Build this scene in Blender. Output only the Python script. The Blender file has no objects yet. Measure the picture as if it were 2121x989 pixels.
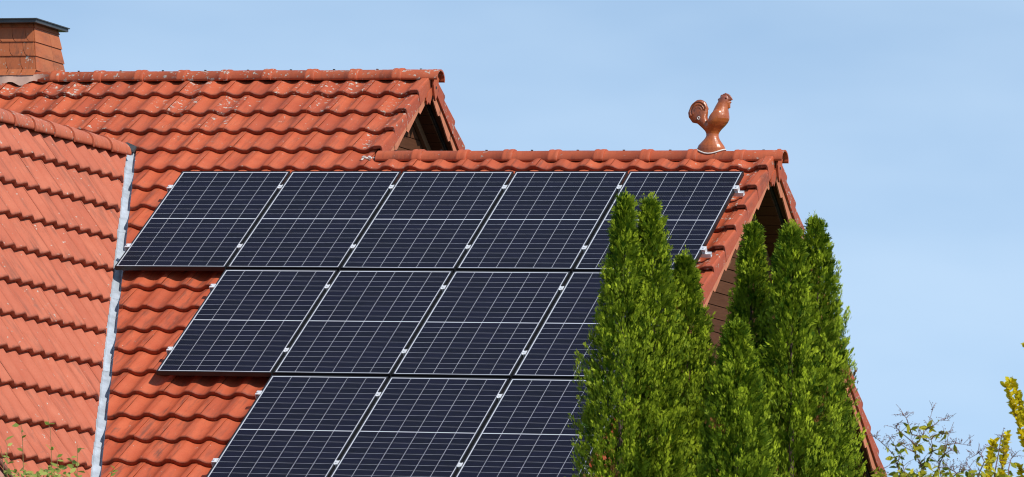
import bpy, bmesh, math, random
import numpy as np
from mathutils import Vector, Matrix, Euler

# ------------------------------------------------------------------ camera, sky, sun, exposure
scene = bpy.context.scene
Z0 = 6.3                                   # height of the array's top edge above the garden
TH = 0.596418429                           # pitch of the main roof
YAW, PIT, ROLL = 0.336099739, 0.0845147019, 0.0338818961
CAM = Vector((19.1432209, -45.7479711, -4.70126347 + Z0))
FPX = 11440.5185
F = Vector((-math.sin(YAW)*math.cos(PIT), math.cos(YAW)*math.cos(PIT), math.sin(PIT)))
R0 = Vector((math.cos(YAW), math.sin(YAW), 0)); U0 = R0.cross(F)
RR = R0*math.cos(ROLL) + U0*math.sin(ROLL); UU = U0*math.cos(ROLL) - R0*math.sin(ROLL)
cd = bpy.data.cameras.new('camera'); cam = bpy.data.objects.new('camera', cd)
scene.collection.objects.link(cam)
m = Matrix((RR, UU, -F)).transposed().to_4x4(); m.translation = CAM
cam.matrix_world = m
cd.sensor_width = 36; cd.lens = FPX/2121*36; cd.clip_start = 1; cd.clip_end = 4000
cd.dof.use_dof = True; cd.dof.focus_distance = 45.5; cd.dof.aperture_fstop = 13.0
scene.camera = cam
scene.render.engine = 'CYCLES'; scene.cycles.filter_width = 1.1
scene.render.resolution_x = 1024; scene.render.resolution_y = 477

SUN_EL, SUN_AZ = math.radians(46), math.radians(26)     # azimuth from +X towards -Y
sdir = Vector((math.cos(SUN_EL)*math.cos(SUN_AZ), -math.cos(SUN_EL)*math.sin(SUN_AZ), math.sin(SUN_EL)))
world = bpy.data.worlds.new('World'); scene.world = world; world.use_nodes = True
wn = world.node_tree; wn.nodes.clear()
def wnode(t, **k):
    n = wn.nodes.new(t)
    for a, b in k.items(): setattr(n, a, b)
    return n
wo = wnode('ShaderNodeOutputWorld'); wb = wnode('ShaderNodeBackground'); wb.inputs['Strength'].default_value = 0.112
sky = wnode('ShaderNodeTexSky', sky_type='NISHITA', sun_disc=False, sun_elevation=SUN_EL,
            sun_rotation=math.atan2(sdir.x, sdir.y), altitude=300, air_density=1.0, dust_density=0.05, ozone_density=0.9)
tc = wnode('ShaderNodeTexCoord')
lift = wnode('ShaderNodeVectorMath', operation='ADD'); lift.inputs[1].default_value = (0, 0, 0.12)
nrm = wnode('ShaderNodeVectorMath', operation='NORMALIZE')
wn.links.new(tc.outputs['Generated'], lift.inputs[0]); wn.links.new(lift.outputs[0], nrm.inputs[0]); wn.links.new(nrm.outputs[0], sky.inputs['Vector'])
mp = wnode('ShaderNodeMapping'); mp.inputs['Scale'].default_value = (4.0, 4.0, 11.0); mp.inputs['Location'].default_value = (3.1, 0.4, 1.7)
cn = wnode('ShaderNodeTexNoise'); cn.inputs['Scale'].default_value = 1.0; cn.inputs['Detail'].default_value = 5; cn.inputs['Roughness'].default_value = 0.5
cr = wnode('ShaderNodeMapRange'); cr.inputs['From Min'].default_value = 0.38; cr.inputs['From Max'].default_value = 0.70
cr.inputs['To Max'].default_value = 0.55; cr.interpolation_type = 'SMOOTHSTEP'
mx = wnode('ShaderNodeMix', data_type='RGBA'); mx.inputs[7].default_value = (6.2, 7.8, 9.5, 1)
wn.links.new(tc.outputs['Generated'], mp.inputs[0]); wn.links.new(mp.outputs[0], cn.inputs['Vector'])
wn.links.new(cn.outputs[0], cr.inputs[0]); wn.links.new(cr.outputs[0], mx.inputs[0])
# pale blue haze that thickens evenly towards the horizon, all the way round
sz = wnode('ShaderNodeSeparateXYZ'); wn.links.new(tc.outputs['Generated'], sz.inputs[0])
za = wnode('ShaderNodeMath', operation='ABSOLUTE'); wn.links.new(sz.outputs[2], za.inputs[0])
ex = wnode('ShaderNodeMath', operation='POWER'); ex.inputs[0].default_value = 0.012; wn.links.new(za.outputs[0], ex.inputs[1])
hf = wnode('ShaderNodeMath', operation='MULTIPLY'); hf.inputs[1].default_value = 0.82; wn.links.new(ex.outputs[0], hf.inputs[0])
hz = wnode('ShaderNodeMix', data_type='RGBA'); hz.inputs[7].default_value = (3.9, 6.2, 9.3, 1)
wn.links.new(hf.outputs[0], hz.inputs[0]); wn.links.new(sky.outputs[0], hz.inputs[6]); wn.links.new(hz.outputs[2], mx.inputs[6]); wn.links.new(mx.outputs[2], wb.inputs[0]); wn.links.new(wb.outputs[0], wo.inputs[0])

sl = bpy.data.lights.new('sun', 'SUN'); sl.energy = 4.7; sl.angle = math.radians(0.5); sl.color = (1, 0.95, 0.87)
so = bpy.data.objects.new('sun', sl); scene.collection.objects.link(so)
so.rotation_euler = sdir.to_track_quat('Z', 'Y').to_euler(); so.location = (30, -20, 40)
vs = scene.view_settings; vs.view_transform = 'Standard'; vs.look = 'None'; vs.exposure = 0.0; vs.gamma = 1; vs.use_curve_mapping = False

# ------------------------------------------------------------------ helpers
rnd = random.Random(7)
COL = scene.collection
SN, CS = math.sin(TH), math.cos(TH)
NV = Vector((0, -SN, CS)); SV = Vector((0, -CS, -SN))           # roof normal, down-slope
def RP(x, v, h): return Vector((x, 0, Z0)) + SV*v + NV*h        # point on the main roof
def pix(P):
    d = P - CAM; z = d.dot(F); return 1060.5 + FPX*d.dot(RR)/z, 494.5 - FPX*d.dot(UU)/z
def ray(x, y): return (F + RR*((x-1060.5)/FPX) - UU*((y-494.5)/FPX)).normalized()
def atY(x, y, Y):
    d = ray(x, y); return CAM + d*((Y - CAM.y)/d.y)
def tag(o, label=None, cat=None, group=None, kind=None):
    if label: o['label'] = label
    if cat: o['category'] = cat
    if group: o['group'] = group
    if kind: o['kind'] = kind
    return o
def mesh(name, verts, faces, mat=None, smooth=False):
    me = bpy.data.meshes.new(name); me.from_pydata([tuple(v) for v in verts], [], faces); me.update()
    if mat: me.materials.append(mat)
    if smooth: me.polygons.foreach_set('use_smooth', [True]*len(me.polygons))
    return me
def obj(name, me, parent=None, loc=None, rot=None, color=None):
    o = bpy.data.objects.new(name, me); COL.objects.link(o)
    if parent: o.parent = parent
    if loc is not None: o.location = loc
    if rot is not None: o.rotation_euler = rot
    if color: o.color = color
    return o
def empty(name, loc=(0,0,0), rot=(0,0,0), parent=None):
    o = bpy.data.objects.new(name, None); COL.objects.link(o); o.location = loc; o.rotation_euler = rot
    o.empty_display_size = 0.1
    if parent: o.parent = parent
    return o
class MB:
    def __init__(s): s.v = []; s.f = []
    def add(s, v, f):
        b = len(s.v); s.v += [tuple(q) for q in v]; s.f += [tuple(i+b for i in q) for q in f]; return s
    def box(s, a, b):
        x0, y0, z0 = a; x1, y1, z1 = b
        return s.add([(x0,y0,z0),(x1,y0,z0),(x1,y1,z0),(x0,y1,z0),(x0,y0,z1),(x1,y0,z1),(x1,y1,z1),(x0,y1,z1)],
                     [(0,3,2,1),(4,5,6,7),(0,1,5,4),(1,2,6,5),(2,3,7,6),(3,0,4,7)])
    def prism(s, poly, d):                   # polygon (3-D points) swept by d
        n = len(poly); d = Vector(d); p = [Vector(q) for q in poly]
        nv = Vector((0,0,0))
        for i in range(n): nv += p[i].cross(p[(i+1) % n])
        if nv.dot(d) > 0: p.reverse()
        return s.add(p + [q+d for q in p], [tuple(range(n)), tuple(range(2*n-1, n-1, -1))] +
                     [(j, i, i+n, j+n) for i in range(n) for j in [(i+1) % n]])
    def tube(s, pts, rad, k=6, cap=True):
        pts = [Vector(p) for p in pts]; n = len(pts); rings = []
        if not hasattr(rad, '__len__'): rad = [rad]*n
        b = len(s.v)
        for i, p in enumerate(pts):
            t = (pts[min(i+1, n-1)] - pts[max(i-1, 0)]).normalized()
            a = t.cross(Vector((0.31, 0.2, 0.93)) if abs(t.z) < .9 else Vector((1, 0.1, 0))).normalized(); c = t.cross(a)
            for q in range(k):
                w = 2*math.pi*q/k; s.v.append(tuple(p + (a*math.cos(w) + c*math.sin(w))*rad[i]))
        for i in range(n-1):
            for q in range(k):
                s.f.append((b+i*k+q, b+i*k+(q+1) % k, b+(i+1)*k+(q+1) % k, b+(i+1)*k+q))
        if cap: s.f.append(tuple(b+q for q in reversed(range(k)))); s.f.append(tuple(b+(n-1)*k+q for q in range(k)))
        return s
    def mesh(s, name, mat, smooth=False): return mesh(name, s.v, s.f, mat, smooth)
    def build(s, name, mat, parent=None, smooth=False, **k): return obj(name, s.mesh(name, mat, smooth), parent, **k)

# ------------------------------------------------------------------ materials
def newmat(name):
    m = bpy.data.materials.new(name); m.use_nodes = True; nt = m.node_tree
    return m, nt, nt.nodes['Principled BSDF']
def N(nt, t, **k):
    n = nt.nodes.new(t)
    for a, b in k.items(): setattr(n, a, b)
    return n
def noise(nt, vec, scale, detail=4, rough=.6):
    n = N(nt, 'ShaderNodeTexNoise'); n.inputs['Scale'].default_value = scale; n.inputs['Detail'].default_value = detail
    n.inputs['Roughness'].default_value = rough
    if vec: nt.links.new(vec, n.inputs['Vector'])
    return n.outputs[0]
def maprange(nt, v, a, b, c=0., d=1.):
    n = N(nt, 'ShaderNodeMapRange'); nt.links.new(v, n.inputs[0])
    for i, q in enumerate((a, b, c, d)): n.inputs[i+1].default_value = q
    return n.outputs[0]
def mixc(nt, fac, a, b, mode='MIX'):
    n = N(nt, 'ShaderNodeMix', data_type='RGBA', blend_type=mode)
    for i, q in ((0, fac), (6, a), (7, b)):
        if hasattr(q, 'links'): nt.links.new(q, n.inputs[i])
        elif i == 0: n.inputs[0].default_value = q
        else: n.inputs[i].default_value = (*q, 1)
    return n.outputs[2]
def mul(nt, a, b, op='MULTIPLY'):
    n = N(nt, 'ShaderNodeMath', operation=op)
    for i, q in enumerate((a, b)):
        if hasattr(q, 'links'): nt.links.new(q, n.inputs[i])
        else: n.inputs[i].default_value = q
    return n.outputs[0]
def bump(nt, bs, h, st, dist=.01):
    b = N(nt, 'ShaderNodeBump'); b.inputs['Strength'].default_value = st; b.inputs['Distance'].default_value = dist
    nt.links.new(h, b.inputs['Height']); nt.links.new(b.outputs[0], bs.inputs['Normal'])
def objvec(nt):                              # object coordinates shifted by a random offset per object
    t = N(nt, 'ShaderNodeTexCoord'); oi = N(nt, 'ShaderNodeObjectInfo')
    sc = N(nt, 'ShaderNodeVectorMath', operation='MULTIPLY_ADD')
    cmb = N(nt, 'ShaderNodeCombineXYZ')
    for i in range(3): nt.links.new(oi.outputs['Random'], cmb.inputs[i])
    nt.links.new(cmb.outputs[0], sc.inputs[0]); sc.inputs[1].default_value = (37, 91, 53); nt.links.new(t.outputs['Object'], sc.inputs[2])
    return sc.outputs[0], t, oi
def simple(name, col, rough=.6, var=.15, scale=8, metal=0., bumpst=0.15, spec=.4):
    m, nt, bs = newmat(name); v, t, oi = objvec(nt)
    n1 = noise(nt, v, scale)
    c = mixc(nt, maprange(nt, n1, .3, .7), [q*(1-var) for q in col], [min(1, q*(1+var)) for q in col])
    nt.links.new(c, bs.inputs['Base Color']); bs.inputs['Roughness'].default_value = rough; bs.inputs['Metallic'].default_value = metal
    bs.inputs['Specular IOR Level'].default_value = spec
    if bumpst: bump(nt, bs, noise(nt, v, scale*6), bumpst, .004)
    return m

def tile_material(name, base, pale, dark, edge=0.):
    # object colour: R = lichen amount, G = grime amount, B = tone
    m, nt, bs = newmat(name); v, t, oi = objvec(nt)
    sep = N(nt, 'ShaderNodeSeparateColor'); nt.links.new(oi.outputs['Color'], sep.inputs[0])
    big = noise(nt, v, 5, 3); fine = noise(nt, v, 60, 4, .7)
    c = mixc(nt, maprange(nt, big, .3, .72), base, pale)
    c = mixc(nt, maprange(nt, sep.outputs[2], 0, 1, 0, .5), c, dark)
    c = mixc(nt, maprange(nt, fine, .35, .75, 0, .22), c, [q*.62 for q in base])
    # long dirty streaks that run down the tile
    st = N(nt, 'ShaderNodeMapping'); st.inputs['Scale'].default_value = (26, 3.2, 8); nt.links.new(v, st.inputs[0])
    stn = noise(nt, st.outputs[0], 1, 4)
    gf = mul(nt, maprange(nt, stn, .50, .70), mul(nt, sep.outputs[1], .85))
    c = mixc(nt, gf, c, (.10, .045, .03))
    # grime on the weathered lower edge, with the lip's shade painted in too
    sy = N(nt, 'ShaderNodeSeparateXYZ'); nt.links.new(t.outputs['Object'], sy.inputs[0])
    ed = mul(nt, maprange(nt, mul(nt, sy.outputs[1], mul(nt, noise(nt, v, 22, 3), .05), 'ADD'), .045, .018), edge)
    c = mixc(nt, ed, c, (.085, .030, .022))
    # grey soot blotches and pale lichen crusts
    bl = noise(nt, v, 17, 3)
    c = mixc(nt, mul(nt, maprange(nt, bl, .66, .74), mul(nt, sep.outputs[1], .55)), c, (.13, .09, .07))
    li = noise(nt, v, 24, 5, .62)
    thr = N(nt, 'ShaderNodeMapRange'); nt.links.new(mul(nt, li, mul(nt, sep.outputs[0], .155), 'ADD'), thr.inputs[0])
    thr.inputs[1].default_value = .705; thr.inputs[2].default_value = .74
    lc = mixc(nt, maprange(nt, noise(nt, v, 40, 2), .45, .62), (.52, .50, .44), (.30, .29, .24))
    c = mixc(nt, mul(nt, thr.outputs[0], .88), c, lc)
    nt.links.new(c, bs.inputs['Base Color'])
    nt.links.new(maprange(nt, fine, .3, .7, .5, .72), bs.inputs['Roughness']); bs.inputs['Specular IOR Level'].default_value = .38
    bump(nt, bs, mul(nt, noise(nt, v, 110, 3), thr.outputs[0], 'ADD'), .22, .004)
    return m
M = {}
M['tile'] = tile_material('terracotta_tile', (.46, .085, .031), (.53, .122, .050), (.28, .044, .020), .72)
M['ridge'] = tile_material('terracotta_ridge', (.45, .086, .032), (.52, .125, .052), (.30, .048, .020))
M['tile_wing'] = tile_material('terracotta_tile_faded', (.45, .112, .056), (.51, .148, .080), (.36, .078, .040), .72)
M['ridge_wing'] = tile_material('terracotta_ridge_faded', (.46, .118, .058), (.53, .155, .082), (.38, .085, .045))
M['slip'] = simple('pale_terracotta', (.55, .19, .10), .7, .18, 9)
M['slate'] = tile_material('clay_shingle', (.42, .110, .038), (.47, .15, .055), (.33, .075, .03))
M['mortar'] = simple('white_mortar', (.66, .64, .60), .85, .1, 20, bumpst=.4)
M['zinc'] = simple('zinc_sheet', (.50, .56, .63), .45, .24, 9, metal=.35, bumpst=.05)
M['lead'] = simple('pinkish_lead_flashing', (.56, .36, .28), .7, .12, 10)
M['capmetal'] = simple('dark_sheet_metal', (.075, .08, .085), .45, .15, 6, metal=.3, bumpst=.05)
M['alu'] = simple('aluminium', (.78, .80, .83), .35, .06, 20, metal=.35, bumpst=.05)
M['black'] = simple('black_anodised_frame', (.018, .019, .022), .38, .1, 10, metal=.2, bumpst=.03)
M['screw'] = simple('dark_screw', (.03, .03, .03), .5, .1)
M['render'] = simple('cream_render', (.62, .56, .45), .85, .06, 3, bumpst=.3)
M['underlay'] = simple('dark_roof_underlay', (.05, .035, .03), .9, .2)
M['brownmetal'] = simple('brown_sheet_metal', (.17, .055, .035), .4, .12, 4, metal=.2, bumpst=.05)
def wood(name, a, b):
    m, nt, bs = newmat(name); v, t, oi = objvec(nt)
    mpn = N(nt, 'ShaderNodeMapping'); mpn.inputs['Scale'].default_value = (3, 3, 40); nt.links.new(v, mpn.inputs[0])
    n1 = noise(nt, mpn.outputs[0], 1.6, 5)
    c = mixc(nt, maprange(nt, n1, .3, .7), a, b)
    c = mixc(nt, maprange(nt, oi.outputs['Random'], 0, 1, 0, .3), c, [q*.5 for q in a])
    nt.links.new(c, bs.inputs['Base Color']); bs.inputs['Roughness'].default_value = .8; bs.inputs['Specular IOR Level'].default_value = .15; bump(nt, bs, n1, .2, .004)
    return m
M['wood'] = wood('brown_stained_wood', (.090, .033, .015), (.13, .052, .025))
M['rafter'] = wood('light_stained_wood', (.19, .09, .045), (.25, .125, .065))
# photovoltaic laminate
m, nt, bs = newmat('white_backsheet_under_glass'); bs.inputs['Base Color'].default_value = (.48, .50, .56, 1); bs.inputs['Roughness'].default_value = .45
bs.inputs['Coat Weight'].default_value = .6; bs.inputs['Coat Roughness'].default_value = .06; M['backsheet'] = m
m, nt, bs = newmat('dark_blue_silicon_cell'); v, t, oi = objvec(nt)
wv = N(nt, 'ShaderNodeTexWave', wave_type='BANDS', bands_direction='X', wave_profile='SIN'); wv.inputs['Scale'].default_value = 1/(.0159*.318*10)*1.0
nt.links.new(t.outputs['Object'], wv.inputs['Vector'])
c = mixc(nt, oi.outputs['Random'], (.0032, .0036, .0095), (.0050, .0052, .016))
c = mixc(nt, maprange(nt, noise(nt, v, 30, 2), .4, .75, 0, .5), c, (.008, .009, .026))
c = mixc(nt, maprange(nt, wv.outputs[0], .93, 1, 0, .10), c, (.25, .26, .34))
nt.links.new(c, bs.inputs['Base Color']); bs.inputs['Roughness'].default_value = .35; bs.inputs['Specular IOR Level'].default_value = .08
bs.inputs['Coat Weight'].default_value = .06; bs.inputs['Coat Roughness'].default_value = .08; M['cell'] = m
# glazed clay rooster
m, nt, bs = newmat('glazed_clay'); t = N(nt, 'ShaderNodeTexCoord'); o3 = t.outputs['Object']
sx = N(nt, 'ShaderNodeSeparateXYZ'); nt.links.new(o3, sx.inputs[0])
n1 = noise(nt, o3, 18, 5, .65)
c = mixc(nt, maprange(nt, n1, .3, .7), (.32, .068, .014), (.46, .120, .026))
tail = mul(nt, maprange(nt, sx.outputs[0], -.02, -.12), maprange(nt, n1, .38, .62), 'MULTIPLY')
c = mixc(nt, mul(nt, tail, .8), c, (.10, .026, .014))
top = maprange(nt, sx.outputs[2], .42, .46)
c = mixc(nt, mul(nt, top, .6), c, (.13, .035, .03))
nt.links.new(c, bs.inputs['Base Color']); bs.inputs['Roughness'].default_value = .38
bs.inputs['Coat Weight'].default_value = .45; bs.inputs['Coat Roughness'].default_value = .15
wv = N(nt, 'ShaderNodeTexWave', wave_type='BANDS', bands_direction='Z'); wv.inputs['Scale'].default_value = 28; wv.inputs['Distortion'].default_value = 6; wv.inputs['Detail'].default_value = 2; wv.inputs['Detail Scale'].default_value = 3
nt.links.new(o3, wv.inputs['Vector']); bump(nt, bs, mul(nt, noise(nt, o3, 45, 4, .6), mul(nt, wv.outputs[0], .12), 'ADD'), .35, .006); M['rooster'] = m
def leafmat(name, a, b, brown=None, trans=.3, rough=.55):
    m, nt, bs = newmat(name); at = N(nt, 'ShaderNodeAttribute', attribute_name='tint')
    c = mixc(nt, at.outputs['Fac'], a, b)
    if brown: c = mixc(nt, maprange(nt, at.outputs['Fac'], .985, .99), c, brown)
    nt.links.new(c, bs.inputs['Base Color']); bs.inputs['Roughness'].default_value = rough; bs.inputs['Specular IOR Level'].default_value = .15
    tr = N(nt, 'ShaderNodeBsdfTranslucent'); nt.links.new(c, tr.inputs[0]); mxs = N(nt, 'ShaderNodeMixShader'); mxs.inputs[0].default_value = trans
    nt.links.new(bs.outputs[0], mxs.inputs[1]); nt.links.new(tr.outputs[0], mxs.inputs[2]); nt.links.new(mxs.outputs[0], nt.nodes['Material Output'].inputs[0])
    return m
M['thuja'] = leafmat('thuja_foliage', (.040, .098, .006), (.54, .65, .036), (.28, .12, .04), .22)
M['leaf'] = leafmat('yellowing_leaf', (.12, .19, .018), (.50, .45, .035), None, .4)
M['leaf_green'] = leafmat('fresh_green_leaf', (.16, .23, .03), (.55, .58, .16), None, .4)
M['leaf_gold'] = leafmat('golden_leaf', (.66, .52, .014), (.92, .80, .04), None, .5)
M['bark'] = simple('bark', (.09, .06, .045), .85, .3, 30, bumpst=.5)
M['greentwig'] = simple('green_brown_twig', (.20, .15, .06), .7, .2, 40, bumpst=0)
M['twig'] = simple('purplish_twig', (.17, .085, .075), .7, .3, 40, bumpst=0)
m, nt, bs = newmat('lawn'); t = N(nt, 'ShaderNodeTexCoord')
c = mixc(nt, maprange(nt, noise(nt, t.outputs['Object'], 1.5, 6), .3, .7), (.045, .075, .02), (.085, .12, .035)); nt.links.new(c, bs.inputs['Base Color']); bs.inputs['Roughness'].default_value = .9; M['lawn'] = m

# ------------------------------------------------------------------ ground
g = 2500
tag(obj('ground', mesh('ground', [(-g,-g,0),(g,-g,0),(g,g,0),(-g,g,0)], [(0,1,2,3)], M['lawn'])), 'mown green lawn around the house', 'ground', kind='structure')

# ------------------------------------------------------------------ house
TW, TG = 0.2318, 0.3627                    # tile cover width and gauge
TX0, TV0 = 0.020, -1.709                   # a seam, and the tail of the first course under the upper ridge
VERGE_HI, VERGE_LO = 1.71, 5.42
WALL_HI, WALL_LO = 1.46, 5.08
EAVE_V = 6.62
AP_HI = (1.805, 1.080 + Z0); AP_LO = (0.506, 0.198 + Z0)          # (Y, z) of the two ridge lines
XL = -7.0                                  # far end of the house, outside the picture
house = tag(empty('house', (0, -1, 0)), 'house with orange clay tile roofs, tiled chimney and brown wooden gables', 'house')
def hp(o): o.parent = house; o.matrix_parent_inverse = Matrix.Translation((0, 1, 0)); return o
roof = None

def tile_mesh(w, L, name, mat, amp=.032, thick=.044, ctrl=None):
    ctrl = ctrl or [(0, .90), (.05, .88), (.12, .68), (.21, .36), (.30, .13), (.42, .0), (.53, .06), (.63, .28), (.715, .66), (.775, .93), (.82, 1.02), (.90, 1.05), (.965, 1.04), (1.006, 1.02)]
    v = []; f = []; n = len(ctrl)
    rows = [(L, 0, 0), (.10, 0, 0), (.012, 0, 0), (.003, -.0035, 0), (0, -.008, 0)]
    for y, dz, _ in rows:
        for u, a in ctrl: v.append((u*w, y, a*amp + dz))
    for r in range(len(rows)-1):
        for i in range(n-1): f.append((r*n+i, (r+1)*n+i, (r+1)*n+i+1, r*n+i+1))
    b = len(v)
    for y, dz in ((0, -.008), (.004, -thick), (.06, -thick)):      # the thick lower lip
        for u, a in ctrl: v.append((u*w, y, a*amp + dz))
    for r in range(2):
        for i in range(n-1): f.append((b+r*n+i, b+(r+1)*n+i, b+(r+1)*n+i+1, b+r*n+i+1))
    for i, sgn in ((0, 1), (n-1, -1)):                             # side walls
        b = len(v); u, a = ctrl[i]
        v += [(u*w, 0, a*amp-.008), (u*w, L, a*amp), (u*w, L, a*amp-.016), (u*w, .004, a*amp-thick)]
        f.append((b, b+1, b+2, b+3) if sgn > 0 else (b+3, b+2, b+1, b))
    return mesh(name, v, f, mat, True)
ME_TILE = tile_mesh(TW, .43, 'roof_tile', M['tile']); ME_WTILE = tile_mesh(.2450, .43, 'wing_tile', M['tile_wing'], amp=.037, thick=.056,
    ctrl=[(u/14*1.006, .5 + .5*math.cos(2*math.pi*(u/14) - .25) + (.06 if u == 14 else 0)) for u in range(15)])
TILT = math.atan(.044/TG)

# panel grid
PW, PH, PGX, PGV = 1.038, 1.755, 1.058, 1.79149
PANELS = [(0, c) for c in range(5)] + [(1, c) for c in range(1, 5)] + [(2, c) for c in range(2, 5)]
def in_panel_px(x, y):
    d = ray(x, y); t = (Vector((0, 0, Z0)) - CAM).dot(NV)/d.dot(NV); P = CAM + d*t - Vector((0, 0, Z0))
    X, v = P.x, P.dot(SV)
    for r, c in PANELS:
        if c*PGX-.012 <= X <= c*PGX+PW+.012 and r*PGV-.02 <= v <= r*PGV+PH+.02: return True
    return False
def seen(M4, w, L):
    """Does any of the tile's exposed face fall inside the frame, outside the panels?"""
    for u in (.1, .5, .9):
        for y in (0, .18, .34):
            x, yy = pix(M4 @ Vector((u*w, y, .03)))
            if -12 <= x <= 2133 and -12 <= yy <= 1001 and not in_panel_px(x, yy): return True
    return False
# valley between the main roof and the steep wing
VA = Vector((-0.80782, 0.73379, 0.32895 + Z0)); VB = Vector((0.98153, -3.90406, -2.81965 + Z0))
vd = (VB - VA); vd.z = 0; vd.normalize(); VPERP = Vector((-vd.y, vd.x, 0))
if VPERP.x < 0: VPERP = -VPERP
WPIT = math.radians(60.39); WN = Vector((math.sin(WPIT), 0, math.cos(WPIT))); WD = Vector((math.cos(WPIT), 0, -math.sin(WPIT)))
def cut_mesh(me, M4, planes, name):
    bm = bmesh.new(); bm.from_mesh(me); bm.transform(M4)
    for co, no in planes:                    # remove what lies on the side the normal points to
        bmesh.ops.bisect_plane(bm, geom=bm.verts[:]+bm.edges[:]+bm.faces[:], plane_co=co, plane_no=no, clear_outer=True)
    if len(bm.faces) < 6: bm.free(); return None
    out = bpy.data.meshes.new(name); bm.to_mesh(out); bm.free(); out.materials.append(me.materials[0])
    return out
def mat4(loc, rot): 
    q = Euler(rot).to_matrix().to_4x4(); q.translation = loc; return q

# roof decks
roof = MB()
def deck(mb, x0, x1, ap, vlen, th=.10, drop=.055, back=True, vfront=None):
    y, z = ap
    fr = vfront if vfront else vlen
    a = Vector((0, y, z)) - Vector((0, 0, drop/CS))
    lf = a + SV*fr; 
    sect = [a, lf, lf - NV*th, a - Vector((0, 0, th/CS))]
    mb.prism([(x0, p.y, p.z) for p in sect], (x1-x0, 0, 0))
    if back:
        SB = Vector((0, CS, -SN)); NB = Vector((0, SN, CS)); lb = a + SB*vlen
        sect = [a, a - Vector((0, 0, th/CS)), lb - NB*th, lb]
        mb.prism([(x0, p.y+.0005, p.z) for p in sect], (x1-x0, 0, 0))
deck(roof, XL, VERGE_HI-.09, AP_HI, 8.75, vfront=EAVE_V+2.0)
deck(roof, VERGE_HI-.088, VERGE_LO-.09, AP_LO, 7.1, vfront=EAVE_V+.45)
roof = hp(roof.build('roof', M['underlay']))
def rp(o): o.parent = roof; return o

# tiles of the main slope
hidden = bmesh.new(); ntile = 0
ncourse = int((EAVE_V - TV0)/TG) + 1
for k in range(-1, ncourse):
    v = TV0 + k*TG
    x_end = VERGE_HI if v < -.42 else VERGE_LO
    i0 = math.floor((-5.2 - TX0)/TW); i1 = int(round((x_end - .075 - TX0)/TW))
    short = k == -1
    for i in range(i0, i1):
        x = TX0 + i*TW
        hj = -.112 + rnd.uniform(-.0025, .0025)
        loc = RP(x + rnd.uniform(-.002, .002), v + rnd.uniform(-.004, .004), hj)
        rot = (TH - TILT + rnd.uniform(-.004, .004), rnd.uniform(-.004, .004), rnd.uniform(-.006, .006))
        M4 = mat4(loc, rot)
        if short: continue
        cen = loc - SV*.2 + Vector((TW/2, 0, 0)); q = (cen - VA).dot(VPERP)
        if cen.x < -.80 and cen.y < .62: continue
        if q < -.10 and cen.y < VA.y - .10: continue
        need_cut = cen.y < VA.y - .16 and q < .45 and cen.x > -1.0
        ridge_cut = k == 0 or (k in (3, 4) and x > VERGE_HI-.15)
        lich = max(0, .95 - .42*(v - TV0)) if x < VERGE_HI else max(.0, .55 - .9*abs(v+.1))
        lich = lich*rnd.uniform(.25, 1.0) if rnd.random() < .8 else rnd.uniform(.0, .45)
        if x > x_end - .45: lich = rnd.uniform(.45, .85)
        grime = rnd.uniform(.15, .75) + (.45*rnd.random() if (v > 1.5 and x < 2.4) else 0)
        color = (min(1, lich), min(1, grime), rnd.random()**1.6*1.0, 1)
        vis = seen(M4, TW, TG)
        me = ME_TILE
        planes = []
        if need_cut: planes.append((VA + VPERP*.036, -VPERP))
        if ridge_cut: planes.append((Vector((0, (AP_HI if k == 0 else AP_LO)[0] - .012, 0)), Vector((0, 1, 0))))
        if planes and vis:
            me = cut_mesh(ME_TILE, M4, planes, 'roof_tile')
            if me is None: continue
            # keep a local origin so that the random texture offset stays per tile
            me.transform(M4.inverted())
        if vis:
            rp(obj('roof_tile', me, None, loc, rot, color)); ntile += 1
        else:
            if planes:
                me = cut_mesh(ME_TILE, M4, planes, 'roof_tile_tmp')
                if me is None: continue
                hidden.from_mesh(me); bpy.data.meshes.remove(me)
            else:
                me = ME_TILE.copy(); me.transform(M4); hidden.from_mesh(me); bpy.data.meshes.remove(me)
hm = bpy.data.meshes.new('covered_roof_tiles'); hidden.to_mesh(hm); hidden.free(); hm.materials.append(M['tile'])
tag(rp(obj('covered_roof_tiles', hm, color=(.2, .4, .3, 1))), kind='stuff')

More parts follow.
